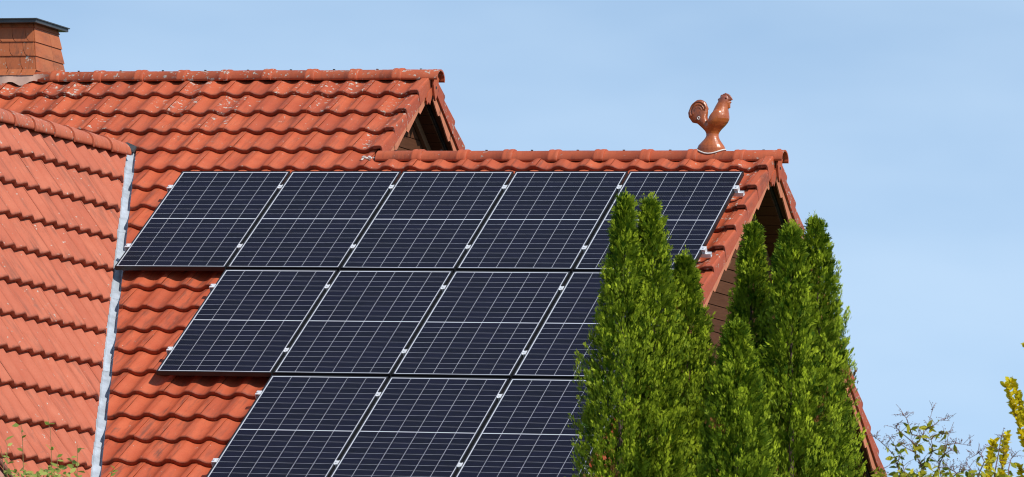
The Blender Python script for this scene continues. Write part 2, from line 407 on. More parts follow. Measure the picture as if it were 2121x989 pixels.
# ridge tiles: half-round, with a raised collar at one end and a screw on top
def ridge_mesh(L, r, name, mat, sag=.86, open_deg=8, taper=0., collar=True):
    v = []; f = []; k = 14
    prof = [(0, 0), (L-.105, 0), (L-.095, .012), (L-.075, .015), (L-.055, .009), (L-.03, .015), (L-.008, .014), (L, .010)] if collar else [(0, 0), (L-.02, taper), (L, taper+.001)]
    def ring(x, rr):
        o = []
        for q in range(k+1):
            a = math.radians(-open_deg) + (math.pi + 2*math.radians(open_deg))*q/k
            o.append((x, -math.cos(a)*rr, math.sin(a)*rr*sag))
        return o
    for x, e in prof: v += ring(x, r + e)
    n = k+1
    for i in range(len(prof)-1):
        for q in range(k): f.append((i*n+q, (i+1)*n+q, (i+1)*n+q+1, i*n+q+1))
    b = len(v)                                # thickness
    for x, e in prof: v += ring(x, r + e - .017)
    for i in range(len(prof)-1):
        for q in range(k): f.append((b+i*n+q, b+i*n+q+1, b+(i+1)*n+q+1, b+(i+1)*n+q))
    for i in range(len(prof)-1):
        for q in (0, k): f.append((i*n+q, b+i*n+q, b+(i+1)*n+q, (i+1)*n+q) if q == 0 else (i*n+q, (i+1)*n+q, b+(i+1)*n+q, b+i*n+q))
    for i in (0, len(prof)-1):
        c0 = len(v)
        for q in range(n): v.append(v[i*n+q])
        for q in range(n): v.append(v[b+i*n+q])
        for q in range(k): f.append((c0+q, c0+q+1, c0+n+q+1, c0+n+q) if i == 0 else (c0+q, c0+n+q, c0+n+q+1, c0+q+1))
    return mesh(name, v, f, mat, True)
ME_RIDGE = ridge_mesh(.435, .108, 'ridge_tile', M['ridge']); RL = .430
ME_RIDGE_END = ridge_mesh(.36, .110, 'ridge_tile', M['ridge'], collar=False)
scr = MB(); scr.tube([(0, 0, -.01), (0, 0, .004)], .007, 6); scr.tube([(0, 0, .004), (0, 0, .010)], .012, 8); ME_SCREW = scr.mesh('screw', M['screw'])
def ridge_row(ap, x_left, x_right, dz, lich):
    x = x_right - .36; y, z = ap; first = True
    while x > x_left - .3:
        me = ME_RIDGE_END if first else ME_RIDGE
        col = (min(1, rnd.uniform(*lich) + (.25 if first else 0)), rnd.uniform(.2, .6), rnd.random()*.5, 1)
        o = rp(obj('ridge_tile', me, None, (x, y + rnd.uniform(-.003, .003), z + dz + rnd.uniform(-.002, .003)), (rnd.uniform(-.02, .02), rnd.uniform(-.006, .006), rnd.uniform(-.005, .005)), col))
        s = obj('screw', ME_SCREW, None, (x + .16, y, z + dz + .091)); rp(s)
        first = False; x -= RL
    return x + RL
ridge_row(AP_HI, -4.8, VERGE_HI + .075, -.044, (.55, .95))
xl = ridge_row(AP_LO, 1.86, VERGE_LO + .075, -.056, (.0, .45))
# broken white mortar where the lower ridge dies into the upper slope
mb = MB(); pr = random.Random(3)
for i in range(9):
    c = Vector((1.63 + pr.uniform(-.06, .06), AP_LO[0] - .085 + pr.uniform(-.05, .02), AP_LO[1] - .055 + pr.uniform(-.015, .03)))
    s = pr.uniform(.009, .019); b = [c + Vector((pr.uniform(-s, s)*1.4, pr.uniform(-s, s), pr.uniform(-s, s))) for _ in range(14)]
    bm = bmesh.new()
    for p in b: bm.verts.new(p)
    bmesh.ops.convex_hull(bm, input=bm.verts[:]); bm.verts.index_update(); bm.verts.ensure_lookup_table()
    mb.add([q.co for q in bm.verts], [tuple(q.index for q in fc.verts) for fc in bm.faces]); bm.free()
rp(mb.build('ridge_mortar', M['mortar']))

# verge tiles: a cap strip with a flap hanging over the gable edge, and pale pointed slips below
def verge_mesh(L, name):
    w = .088; t0 = .014; mb = MB()
    # cross section at tail and head (x from inner edge to outer face), y along slope
    def sec(y, e, fl):
        return [(0, y, .012+e), (.012, y, .024+e), (w-.016, y, .026+e), (w-.004, y, .020+e), (w, y, .004+e), (w+.002, y, -fl),
                (w-t0, y, -fl), (w-t0, y, .002+e), (.0, y, -.006+e)]
    ys = [(L, -.004, .070), (.03, .0, .124), (.004, .001, .128), (0, -.003, .127)]
    n = 9; v = []; f = []
    for y, e, fl in ys: v += sec(y, e, fl)
    for r in range(len(ys)-1):
        for i in range(n): f.append((r*n+i, (r+1)*n+i, (r+1)*n+(i+1) % n, r*n+(i+1) % n))
    b = len(v); v += sec(*ys[-1]); f.append(tuple(b+i for i in range(n)))
    b = len(v); v += sec(*ys[0]); f.append(tuple(b+i for i in reversed(range(n))))
    return mesh(name, v, f, M['tile'], False)
ME_VERGE = verge_mesh(.44, 'verge_tile')
def slip_mesh():
    mb = MB()                                   # pointed slip standing against the barge board, in the Y-Z plane of its own frame
    pts = [(0, .40, .03), (0, .02, .03), (0, .0, -.05), (0, .045, -.092), (0, .40, -.022)]
    mb.prism(pts, (.012, 0, 0)); return mb.mesh('verge_slip', M['slip'])
ME_SLIP = slip_mesh()
def slip_back_mesh():
    mb = MB(); pts = [(0, .40, .03), (0, .02, .03), (0, .0, -.05), (0, .045, -.092), (0, .40, -.022)]
    mb.prism(pts, (-.012, 0, 0)); return mb.mesh('verge_slip', M['slip'])
ME_SLIPB = slip_back_mesh()
def vp_mesh_back():
    me = ME_VERGE.copy(); me.name = 'verge_tile_back'; me.transform(Matrix.Scale(-1, 4, (1, 0, 0))); me.flip_normals(); return me
ME_VERGEB = vp_mesh_back()
def verge(ap, X, v0, v1, vb1):
    """front courses run in roof coordinates, back courses mirrored about the ridge"""
    k = math.ceil((v0 - TV0)/TG)
    while TV0 + k*TG + .04 < v1:
        v = TV0 + k*TG + .042
        col = (rnd.uniform(.2, .62), rnd.uniform(.3, .8), rnd.uniform(.25, .8), 1)
        top = (v - .44) < (-(ap[0]-.0)/CS - 0)
        loc = RP(X - .088, v, -.078 + rnd.uniform(-.002, .002)); rot = (TH - TILT, 0, rnd.uniform(-.008, .008))
        me = ME_VERGE
        ridge_y = ap[0] - .015
        if (loc - SV*.44).y > ridge_y:
            M4 = mat4(loc, rot); me = cut_mesh(ME_VERGE, M4, [(Vector((0, ridge_y, 0)), Vector((0, 1, 0)))], 'verge_tile')
            if me: me.transform(M4.inverted())
        if me: rp(obj('verge_tile', me, None, loc, rot, col))
        loc2 = RP(X - .030, v + .045, -.205); M4 = mat4(loc2, (TH - TILT*.6, 0, 0)); me = ME_SLIP
        if (loc2 - SV*.42).y > ap[0]-.05:
            me = cut_mesh(ME_SLIP, M4, [(Vector((0, ap[0]-.05, 0)), Vector((0, 1, 0)))], 'verge_slip')
            if me: me.transform(M4.inverted())
        if me: rp(obj('verge_slip', me, None, loc2, (TH - TILT*.6, 0, 0)))
        k += 1
    SB = Vector((0, CS, -SN)); NB = Vector((0, SN, CS)); A = Vector((0, ap[0], ap[1]))
    j = 0
    while .36 + j*TG < vb1:
        d = .37 + j*TG
        loc = A + SB*d + NB*.042 + Vector((X - .088, 0, 0)); rot = (TH - TILT, 0, math.pi)
        col = (rnd.uniform(.3, .75), rnd.uniform(.3, .8), rnd.uniform(.5, .9), 1); me = ME_VERGEB
        M4 = mat4(loc, rot)
        if j == 0:
            me = cut_mesh(ME_VERGEB, M4, [(Vector((0, ap[0]+.016, 0)), Vector((0, -1, 0)))], 'verge_tile'); me.transform(M4.inverted())
        rp(obj('verge_tile', me, None, loc, rot, col))
        loc2 = A + SB*(d+.045) - NB*.085 + Vector((X - .030, 0, 0)); me = ME_SLIPB; M4 = mat4(loc2, (TH - TILT*.6, 0, math.pi))
        if j == 0:
            me = cut_mesh(ME_SLIPB, M4, [(Vector((0, ap[0]+.05, 0)), Vector((0, -1, 0)))], 'verge_slip'); me.transform(M4.inverted())
        rp(obj('verge_slip', me, None, loc2, (TH - TILT*.6, 0, math.pi)))
        j += 1
verge(AP_HI, VERGE_HI, -1.95, -.48, 1.9)
verge(AP_LO, VERGE_LO, -.30, EAVE_V, 6.9)
# pendant plates that close the ridge ends
def pendant(ap, X):
    y, z = ap
    def plate(name, pts, x, t):
        mb = MB(); mb.prism([(x, y+a, z+b) for a, b in pts], (t, 0, 0)); return rp(mb.build(name, M['ridge'], color=(.1, .3, .15, 1)))
    body = [(-.075, .015), (-.085, -.03), (-.062, -.06), (-.07, -.10), (-.05, -.15), (-.03, -.20), (0, -.245), (.03, -.20), (.05, -.15), (.07, -.10), (.062, -.06), (.085, -.03), (.075, .015), (.04, .045), (0, .052), (-.04, .045)]
    plate('ridge_end_plate', body, X+.012, .018)
    for zz in (-.03, -.12):
        s = obj('screw', ME_SCREW, None, (X + .025, y, z + zz), (0, math.pi/2, 0)); rp(s)
    for sg in (-1,):
        lobe = [(sg*.05, -.12), (sg*.15, -.19), (sg*.18, -.26), (sg*.155, -.295), (sg*.125, -.265), (sg*.09, -.29), (sg*.06, -.24), (sg*.035, -.19)]
        plate('scalloped_plate', lobe if sg > 0 else lobe[::-1], X-.004, .013)
pendant(AP_HI, VERGE_HI); pendant(AP_LO, VERGE_LO)

# barge boards, gable walls of horizontal boards, soffit boards
def gable(ap, X, XW, vf, vb, zlow, nm):
    y, z = ap; A = Vector((0, y, z)); SB = Vector((0, CS, -SN)); NB = Vector((0, SN, CS))
    def strip(name, sgn, h0, h1, d0, d1, x0, x1, mat, parent):
        S_ = SV if sgn < 0 else SB; N_ = NV if sgn < 0 else NB
        q = [A + S_*d0 + N_*h0, A + S_*d1 + N_*h0, A + S_*d1 + N_*h1, A + S_*d0 + N_*h1]
        # mitre on the ridge plane
        for i in (0, 3):
            p = q[i]; hh = (h0, h1)[i == 3]
            if d0 < .02: q[i] = A + Vector((0, 0, hh/CS)) + S_*0.0
        mb = MB(); mb.prism([(x0, p.y, p.z) for p in q], (x1-x0, 0, 0)); return mb.build(name, mat, parent)
    for sgn, ln in ((-1, vf), (1, vb)):
        hp(strip('barge_board', sgn, -.050, -.142, 0.001 if sgn > 0 else 0, ln, X-.075, X-.034, M['wood'], None))
    w = MB(); lf = A + SV*vf - NV*.26; lb = A + SB*vb - NB*.26; a = A - Vector((0, 0, .26/CS))
    w.prism([(XW-.30, p.y, p.z) for p in (a, lf, Vector((0, lf.y, zlow)), Vector((0, lb.y, zlow)), lb)], (.27, 0, 0))
    wall = hp(w.build('gable_wall', M['wood']))
    def wp(o): o.parent = wall; return o
    bh = .115; zz = a.z - .03; n = 0
    while zz - bh > zlow and n < 60:                       # cladding boards, each its own piece
        z1 = zz; z0 = zz - bh + .008
        def ext(zv, s_): return abs((a.z - zv)/SN*CS)
        yl0, yl1 = y - ext(z0, 0), y - ext(z1, 0); yr0, yr1 = y + ext(z0, 0), y + ext(z1, 0)
        yl0 = max(yl0, lf.y); yl1 = max(yl1, lf.y); yr0 = min(yr0, lb.y); yr1 = min(yr1, lb.y)
        mb = MB(); mb.prism([(XW-.0305, yl0, z0), (XW-.0305, yr0, z0), (XW-.0305, yr1, z1), (XW-.0305, yl1, z1)], (.026 + rnd.uniform(-.002, .003), 0, 0))
        wp(mb.build('board', M['wood'])); zz -= bh; n += 1
    # soffit boards under the overhang, running from wall to verge
    for sgn, ln in ((-1, vf), (1, vb)):
        S_ = SV if sgn < 0 else SB; N_ = NV if sgn < 0 else NB; d = .10; n = 0
        while d + .13 < ln and n < 60:
            q = [A + S_*d - N_*.168, A + S_*(d+.122) - N_*.168, A + S_*(d+.122) - N_*.188, A + S_*d - N_*.188]
            mb = MB(); mb.prism([(XW-.02, p.y, p.z) for p in q], (X-.078-XW, 0, 0)); wp(mb.build('soffit_board', M['wood'])); d += .13; n += 1
        # trim board where wall and soffit meet
        q = [A + S_*.02 - N_*.189, A + S_*ln - N_*.189, A + S_*ln - N_*.262, A + S_*.02 - N_*.262]
        mb = MB(); mb.prism([(XW, p.y, p.z) for p in q], (.035, 0, 0)); wp(mb.build('trim_board', M['rafter']))
    # purlin ends that carry the overhang
    for dd in (1.3, 3.4):
        for sgn in (-1, 1):
            if dd > (vf if sgn < 0 else vb) - .3: continue
            S_ = SV if sgn < 0 else SB; N_ = NV if sgn < 0 else NB; c = A + S_*dd - N_*.29
            q = [c + S_*.05 + N_*.095, c - S_*.05 + N_*.095, c - S_*.05 - N_*.09, c + S_*.05 - N_*.09]
            mb = MB(); mb.prism([(XW-.01, p.y, p.z) for p in q], (X-.13-XW, 0, 0)); wp(mb.build('purlin_end', M['rafter']))
    return wall
gable(AP_LO, VERGE_LO, WALL_LO, 7.0, 7.0, 3.2, 'lower')
gable(AP_HI, VERGE_HI, WALL_HI, 1.72, 1.9, AP_HI[1] - 1.25, 'upper')
# rendered walls below (out of the picture)
def wallbox(name, a, b): 
    return hp(MB().box(a, b).build(name, M['render']))
yf = (RP(0, EAVE_V - .5, -.2)).y; yb = AP_LO[0] + (AP_LO[0] - yf)
wallbox('front_wall', (XL+.3, yf, 0), (WALL_LO-.03, yf+.3, 2.75)); wallbox('back_wall', (XL+.3, yb+1.5, 0), (WALL_HI-.05, yb+1.8, 2.9))
wallbox('end_wall', (WALL_LO-.33, yf+.3, 0), (WALL_LO-.03, yb, 3.19)); wallbox('far_end_wall', (XL+.3, yf+.3, 0), (XL+.6, yb+1.5, 2.9))

# ------------------------------------------------------------------ steep wing roof with valley
WY0 = -9.6
wr = MB(); apx = VA + WD*.07 - WN*.05; ridge_x = apx.x - .0
wl = 4.6
sec = [apx, apx + WD*wl, apx + WD*wl - WN*.1, apx - Vector((0, 0, .2))]
wr.prism([(p.x, WY0, p.z) for p in sec], (0, VA.y - .25 - WY0, 0))
WDL = Vector((-WD.x, 0, WD.z)); WNL = Vector((-WN.x, 0, WN.z))
sec = [apx + Vector((-.0005, 0, 0)), apx - Vector((.0005, 0, .2)), apx + WDL*wl - WNL*.1, apx + WDL*wl]
wr.prism([(p.x, WY0, p.z) for p in sec], (0, VA.y - .25 - WY0, 0))
bm = bmesh.new(); bm.from_mesh(wr.mesh('tmp', M['underlay']))
bmesh.ops.bisect_plane(bm, geom=bm.verts[:]+bm.edges[:]+bm.faces[:], plane_co=VA - VPERP*.10, plane_no=VPERP, clear_outer=True)
wm = bpy.data.meshes.new('wing_roof'); bm.to_mesh(wm); bm.free(); wm.materials.append(M['underlay'])
wing = hp(obj('wing_roof', wm))
def wgp(o): o.parent = wing; return o
WTW, WTG = .2450, .3545; nw = 0; hid2 = bmesh.new()
for k in range(0, 12):
    w = .49 + WTG*k
    y_v = VA.y + (w*WD.x)/vd.x*vd.y            # valley at this course
    y = y_v + .75; y = math.ceil(y/WTW)*WTW + .06
    while y > max(-3.7 - w*1.05 - .5, WY0):
        loc = VA + WD*w + WN*(.032 + rnd.uniform(-.002, .002)); loc.y = y + rnd.uniform(-.002, .002)
        rot = (WPIT - TILT*1.25 + rnd.uniform(-.004, .004), rnd.uniform(-.004, .004), math.pi/2 + rnd.uniform(-.006, .006))
        M4 = mat4(loc, rot); me = ME_WTILE; planes = []
        q = max((M4 @ Vector(p) - VA).dot(VPERP) for p in ((0, 0, 0), (WTW, 0, 0), (WTW, .36, 0), (0, .36, 0)))
        if q > -.10: planes.append((VA - VPERP*.044, VPERP))
        if k == 0: planes.append((apx + Vector((.005, 0, 0)), Vector((-1, 0, 0))))
        color = (rnd.uniform(0, .45), rnd.uniform(.15, .75), rnd.random()**2*.75, 1)
        if planes:
            me = cut_mesh(ME_WTILE, M4, planes, 'roof_tile')
            if me: me.transform(M4.inverted())
        if me:
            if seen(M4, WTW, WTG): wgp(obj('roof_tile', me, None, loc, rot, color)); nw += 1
            else:
                c_ = me.copy(); c_.transform(M4); hid2.from_mesh(c_); bpy.data.meshes.remove(c_)
        y -= WTW
hm = bpy.data.meshes.new('covered_roof_tiles'); hid2.to_mesh(hm); hid2.free(); hm.materials.append(M['tile_wing'])
tag(wgp(obj('covered_roof_tiles', hm, color=(.1, .2, .2, 1))), kind='stuff')
print('visible tiles', ntile, nw)
ME_WRIDGE = ridge_mesh(.47, .100, 'ridge_tile', M['ridge_wing'], sag=1.05, collar=False, taper=.022, open_deg=10)
y = .40
while y > WY0:
    wgp(obj('ridge_tile', ME_WRIDGE, None, (VA.x + .03, y, VA.z - .128), (rnd.uniform(-.01, .01), .022, -math.pi/2), (rnd.uniform(.35, .75), rnd.uniform(.2, .6), rnd.random()*.4, 1)))
    y -= .425
# other slope of the wing is faced away: plain tile courses are not visible; valley sheets of zinc
vdir = (VB - VA).normalized(); seg = [.10, .60, 1.75, 3.0, 4.3, 5.6, 7.0]
for i in range(len(seg)-1):
    a0 = VA + vdir*(seg[i] - .05) ; a1 = VA + vdir*seg[i+1]; lift_ = NV*(.004*(len(seg)-i)*.6)
    def at(base, wv):                     # positive = up the main slope side, negative = up the wing side
        if wv >= 0: return base - NV*(.028 + (.055 if wv > .1 else 0)) + Vector((1, 0, 0))*wv
        d = Vector((0, -1, 0)); return base - WN*.028 + d*(-wv)*1.0
    pts0 = [at(a0, q) + lift_ for q in (.26, .02, -.03, -.40)]; pts1 = [at(a1, q) + lift_ for q in (.26, .02, -.03, -.40)]
    v_ = pts0 + pts1; f_ = [(q, q+1, q+5, q+4) for q in range(3)]
    me = mesh('valley_sheet', v_ + [p - Vector((0, 0, .002)) for p in v_], f_ + [tuple(x+8 for x in reversed(fc)) for fc in f_], M['zinc'])
    rp(obj('valley_sheet', me))
# curved zinc apron and dark hood where the wing ridge runs into the main roof
c0 = RP(-.86, -.66, -.062); hood = [RP(-.98, -.62, -.072), RP(-.80, -.66, -.055), RP(-.70, -.62, -.075), RP(-.71, -.57, -.095), RP(-.80, -.59, -.07), RP(-.97, -.57, -.09)]
mb = MB(); mb.prism(hood, -NV*.02); rp(mb.build('flashing_hood', M['capmetal']))

# ------------------------------------------------------------------ chimney
CX1, CY0, CZ0 = -2.285, 1.765, 1.105 + Z0     # right face, front face, foot
CXW, CYD, TAP = 1.05, .70, .075
ctop = 1.598 + Z0
chim = MB()
def cpt(fx, fy, t, out=0.):              # fx 0..1 left-right, fy 0..1 front-back, t height 0..1
    z = CZ0 + (ctop - CZ0)*t; ta = TAP*t
    x = (CX1 - CXW + ta - out) + fx*(CXW - 2*ta + 2*out); y = (CY0 + ta - out) + fy*(CYD - 2*ta + 2*out)
    return Vector((x, y, z))
b = [cpt(0,0,-1.6), cpt(1,0,-1.6), cpt(1,1,-1.6), cpt(0,1,-1.6)]; t_ = [cpt(0,0,1), cpt(1,0,1), cpt(1,1,1), cpt(0,1,1)]
b[0].z = b[1].z = b[2].z = b[3].z = CZ0 - .6
chim.add(b + t_, [(0,3,2,1), (4,5,6,7), (0,1,5,4), (1,2,6,5), (2,3,7,6), (3,0,4,7)])
chim = hp(chim.build('chimney', M['underlay']))
def cp(o): o.parent = chim; return o
NR = 4; r0 = .07
rowt = [r0, r0 + .285, r0 + .565, r0 + .845, 1.02]
for r in range(4):                       # front shingles with a curved left edge, laid over each other
    ta, tb = rowt[r], min(rowt[r+1] + .03, 1.0)
    wdt = .152; nfx = int(CXW/wdt) + 2; off = -(r % 4)*.028
    for i in range(nfx):
        xr = 1 - (i*wdt + off)/CXW; xl_ = xr - wdt/CXW
        if xr > 1: xr = 1.0
        if xl_ < 0: xl_ = 0.0
        if xr - xl_ < .02: continue
        q = []
        cur = [(0, 1), (.0, .75), (.004, .5), (.016, .28), (.038, .1), (.07, 0)] if r < 9 else []
        poly = []
        for e, tt in cur:                # left edge bowed
            poly.append(cpt(xl_ + (e*.62)/CXW, 0, ta + (tb-ta)*tt, .004 + .012*(1-tt)))
        for tt, e in ((0, .058), (.12, .03), (.3, .012), (.6, .002), (1, 0)):
            xx = xr + (e*.62)/CXW if xr < 1 else xr
            poly.append(cpt(min(xx - .004, 1.0), 0, ta + (tb-ta)*tt, .004 + .012*(1-tt)))
        mb = MB(); mb.prism(poly, (0, -.009, 0)); cp(mb.build('clay_shingle', M['slate'], color=(.35 + .6*(r == 0)*rnd.random() , rnd.uniform(.2, .9), rnd.random()*.6, 1)))
    cut = sorted([0, .55 + .2*rnd.random(), 1.0]) if r else [0, .62, 1]
    for i in range(len(cut)-1):          # right face: wide shingles
        poly = [cpt(1, cut[i], ta, .014), cpt(1, cut[i+1]-.006, ta, .014), cpt(1, cut[i+1]-.006, tb, .003), cpt(1, cut[i], tb, .003)]
        mb = MB(); mb.prism(poly, (.009, 0, 0)); cp(mb.build('clay_shingle', M['slate'], color=(.12, rnd.uniform(.1, .6), rnd.random()*.4, 1)))
# flat dark metal cap with a folded edge
cx0, cx1, cy0, cy1 = CX1 - CXW - .02, CX1 + .0, CY0 - .035, CY0 + CYD + .03
mb = MB(); mb.box((cx0, cy0, ctop - .004), (cx1, cy1, ctop + .026)); mb.box((cx0-.012, cy0-.012, ctop + .0265), (cx1+.012, cy1+.012, ctop + .036)); cp(mb.build('chimney_cap', M['capmetal']))
# row of small clay tiles at the foot and a pinkish lead apron over the roof tiles
for i in range(8):
    x1 = CX1 + .02 - i*.147; poly = [(x1-.143, CY0-.070, CZ0-.016), (x1, CY0-.070, CZ0-.016), (x1-.004, CY0-.012, CZ0+.045), (x1-.139, CY0-.012, CZ0+.045)]
    mb = MB(); mb.prism([Vector(p) for p in poly], (0, -.012, -.004)); cp(mb.build('foot_tile', M['slate'], color=(.5*rnd.random(), .5, .3, 1)))
v_ = []; nn = 40
for i in range(nn+1):
    x = CX1 + .17 - i*.036; wave = .5 + .5*math.cos((x - TX0)/TW*2*math.pi - .6)
    top = Vector((x, CY0 - .072, CZ0 - .014)); low = RP(x, -1.945 + .012*math.sin(i*1.1) - (.018*(5-i) if i < 5 else 0), -.128 + .036*wave)
    v_ += [top, low]
me = mesh('lead_apron', v_, [(2*i, 2*i+1, 2*i+3, 2*i+2) for i in range(nn)], M['lead'], True); cp(obj('lead_apron', me))

# ------------------------------------------------------------------ solar array
mb = MB(); e = .011
mb.box((0, -PH, -.04), (e, 0, 0)); mb.box((PW-e, -PH, -.04), (PW, 0, 0)); mb.box((e, -e, -.04), (PW-e, 0, 0)); mb.box((e, -PH, -.04), (PW-e, -PH+e, 0))
ME_FRAME = mb.mesh('frame', M['black'])
ME_BACK = MB().box((e, -PH+e, -.010), (PW-e, -e, -.0035)).mesh('backsheet', M['backsheet'])
CWp, CHp = .1662, .08490
mb = MB(); mb.box((-.0812, -.0409, -.0036), (.0812, .0409, -.0030)); ME_CELL = mb.mesh('solar_cell', M['cell'])
rowname = ['top', 'middle', 'bottom']; ordn = ['leftmost', 'second from left', 'third from left', 'fourth from left', 'rightmost']
for r, c in PANELS:
    nrow = 5 - r; idx = c - r
    o = ('leftmost' if idx == 0 else 'rightmost' if idx == nrow-1 else ordn[idx])
    lab = {'leftmost': f'leftmost dark blue solar panel in the {rowname[r]} row on the roof',
           'rightmost': f'rightmost dark blue solar panel in the {rowname[r]} row, partly behind the conifers'}.get(o, f'dark blue solar panel, {o} in the {rowname[r]} row on the roof')
    p = tag(empty('solar_panel', RP(c*PGX, r*PGV, 0), (TH + rnd.uniform(-.0008, .0008), rnd.uniform(-.0008, .0008), 0)), lab, 'solar panel', 'solar panels on the roof')
    obj('frame', ME_FRAME, p); obj('backsheet', ME_BACK, p)
    y = -e - .0125 - CHp/2
    for j in range(20):
        if j == 10: y -= .0100
        for i in range(6):
            obj('solar_cell', ME_CELL, p, (PW/2 + (i-2.5)*CWp, y, 0))
        y -= CHp
def clamp_mesh(end):
    mb = MB()
    if not end:
        mb.box((-.0165, -.03, .0015), (.0165, .03, .0055)); mb.box((-.006, -.03, -.04), (.006, .03, .0014)); mb.tube([(0, 0, .0056), (0, 0, .013)], .009, 6)
        mb.box((-.0165, -.03, .0056), (-.012, .03, .010)); mb.box((.012, -.03, .0056), (.0165, .03, .010))
    else:
        mb.box((-.011, -.03, .0015), (.034, .03, .006)); mb.box((.002, -.03, -.04), (.007, .03, .0014)); mb.box((.030, -.03, -.04), (.034, .03, .0014)); mb.tube([(.018, 0, .0061), (.018, 0, .016)], .010, 6)
    return mb.mesh('clamp', M['alu'])
ME_CM, ME_CE = clamp_mesh(False), clamp_mesh(True)
for r in range(3):
    for q, vv in enumerate((.30, 1.385)):
        x0, x1 = r*PGX, 4*PGX + PW
        lab = f"{'upper' if q == 0 else 'lower'} aluminium mounting rail with clamps under the {rowname[r]} row of solar panels"
        t = tag(empty('mounting_rail', RP((x0+x1)/2, r*PGV + vv, -.058), (TH, 0, 0)), lab, 'mounting rail', 'mounting rails of the solar array')
        hw = (x1-x0)/2; a, b2 = -hw - .03, hw + .075; mb = MB()
        # open channel section so that the cut end shows
        for ya, yb_, za, zb in ((-.02, .02, -.018, -.015), (-.02, -.017, -.0149, .0165), (.017, .02, -.0149, .0165), (-.0169, -.007, .0135, .0165), (.007, .0169, .0135, .0165)):
            mb.box((a, ya, za), (b2, yb_, zb))
        mb.build('rail', M['alu'], t)
        for c in range(r, 5):
            if c > r: obj('clamp', ME_CM, t, (c*PGX - .010 - (x0+x1)/2, 0, .058))
        obj('clamp', ME_CE, t, (hw, 0, .058)); obj('clamp', ME_CE, t, (-hw, 0, .058), (0, 0, math.pi))
        # roof hooks: curved straps that dive under the tiles
        n = 3; 
        for i in range(n):
            xh = -hw + .35 + i*(2*hw - .45)/(n-1); mb = MB()
            mb.box((xh-.015, -.03, -.032), (xh+.015, .034, -.0185)); mb.box((xh-.015, .0345, -.045), (xh+.015, .14, -.036)); mb.build('roof_hook', M['alu'], t)

# ------------------------------------------------------------------ clay rooster on the lower ridge
RX, RY, RZ = 4.815, AP_LO[0] - .004, .232 + Z0
root = tag(empty('rooster_finial', (RX, RY, RZ)), 'glazed brown clay rooster figure standing on the lower ridge', 'rooster figure')
bm = bmesh.new()
def loft(rings, k=20):
    """rings: (center x, z, half-size along the section's in-plane direction, angle of that direction, half depth in Y)"""
    prev = None; first = None
    for cx, cz, ra, ang, ry in rings:
        cur = []
        for q in range(k):
            a = 2*math.pi*q/k; u = math.cos(a)*ra; w = math.sin(a)*ry
            cur.append(bm.verts.new((cx + u*math.cos(ang), w, cz + u*math.sin(ang))))
        if prev:
            for q in range(k): bm.faces.new((prev[q], prev[(q+1) % k], cur[(q+1) % k], cur[q]))
        else: first = cur
        prev = cur
    bm.faces.new(first[::-1]); bm.faces.new(prev)
SX, SZ, OX, OZ = 1/1464., 1/1549., 497, 872          # traced outline: zoomed pixel -> metres
def zx(px): return (px - OX)*SX
def zz_(py): return (OZ - py)*SZ
def span(ax, ay, bx, by, depth):                     # section between two outline points
    x0, z0, x1, z1 = zx(ax), zz_(ay), zx(bx), zz_(by)
    return ((x0+x1)/2, (z0+z1)/2, math.hypot(x1-x0, z1-z0)/2, math.atan2(z1-z0, x1-x0), depth)
loft([span(318, 950, 680, 950, .086), span(314, 880, 682, 872, .087), span(308, 845, 684, 835, .088), span(325, 800, 665, 800, .084), span(365, 755, 635, 760, .072), span(405, 710, 605, 715, .060), span(424, 675, 590, 672, .052),
      span(424, 640, 590, 640, .050), span(412, 610, 602, 612, .055), span(395, 580, 632, 572, .066), span(400, 540, 672, 530, .080), span(420, 490, 708, 480, .092), span(452, 440, 725, 435, .095),
      span(478, 395, 724, 395, .090), span(500, 350, 716, 350, .080), span(520, 300, 710, 310, .068), span(540, 255, 706, 275, .058), span(562, 215, 706, 235, .050), span(580, 175, 712, 190, .046), span(600, 140, 705, 145, .040), span(622, 118, 690, 120, .025)])
loft([span(455, 470, 425, 620, .055), span(430, 405, 372, 565, .052), span(436, 370, 300, 500, .046), span(440, 335, 232, 486, .040), span(436, 290, 178, 410, .038), span(425, 240, 168, 350, .036), span(405, 205, 190, 285, .034), span(370, 180, 230, 220, .030), span(340, 168, 280, 178, .018)])
# beak, comb, wattle
def cone(p0, r0, p1, r1, sy=1, k=10):
    a = Vector(p0); b_ = Vector(p1); t = (b_-a).normalized(); up = Vector((0, 1, 0)); s_ = t.cross(up).normalized()
    c0 = [bm.verts.new(a + (s_*math.cos(2*math.pi*q/k) + up*math.sin(2*math.pi*q/k)*sy)*r0) for q in range(k)]
    c1 = [bm.verts.new(b_ + (s_*math.cos(2*math.pi*q/k) + up*math.sin(2*math.pi*q/k)*sy)*r1) for q in range(k)]
    for q in range(k): bm.faces.new((c0[q], c0[(q+1) % k], c1[(q+1) % k], c1[q]))
    bm.faces.new(c0[::-1]); bm.faces.new(c1)
cone((zx(690), 0, zz_(165)), .022, (zx(768), 0, zz_(172)), .004); cone((zx(690), 0, zz_(190)), .016, (zx(750), 0, zz_(212)), .006)
cone((zx(705), 0, zz_(215)), .022, (zx(722), 0, zz_(292)), .011, .8)
for i, (px_, py_) in enumerate(((582, 190), (578, 165), (600, 140), (612, 115), (638, 100), (662, 92), (690, 98), (712, 118), (735, 142))):
    bmesh.ops.create_icosphere(bm, subdivisions=2, radius=.0125 + .002*(i % 2), matrix=Matrix.Translation((zx(px_)+.004, 0, zz_(py_)-.006)) @ Matrix.Diagonal((1, .9, 1.15, 1)))
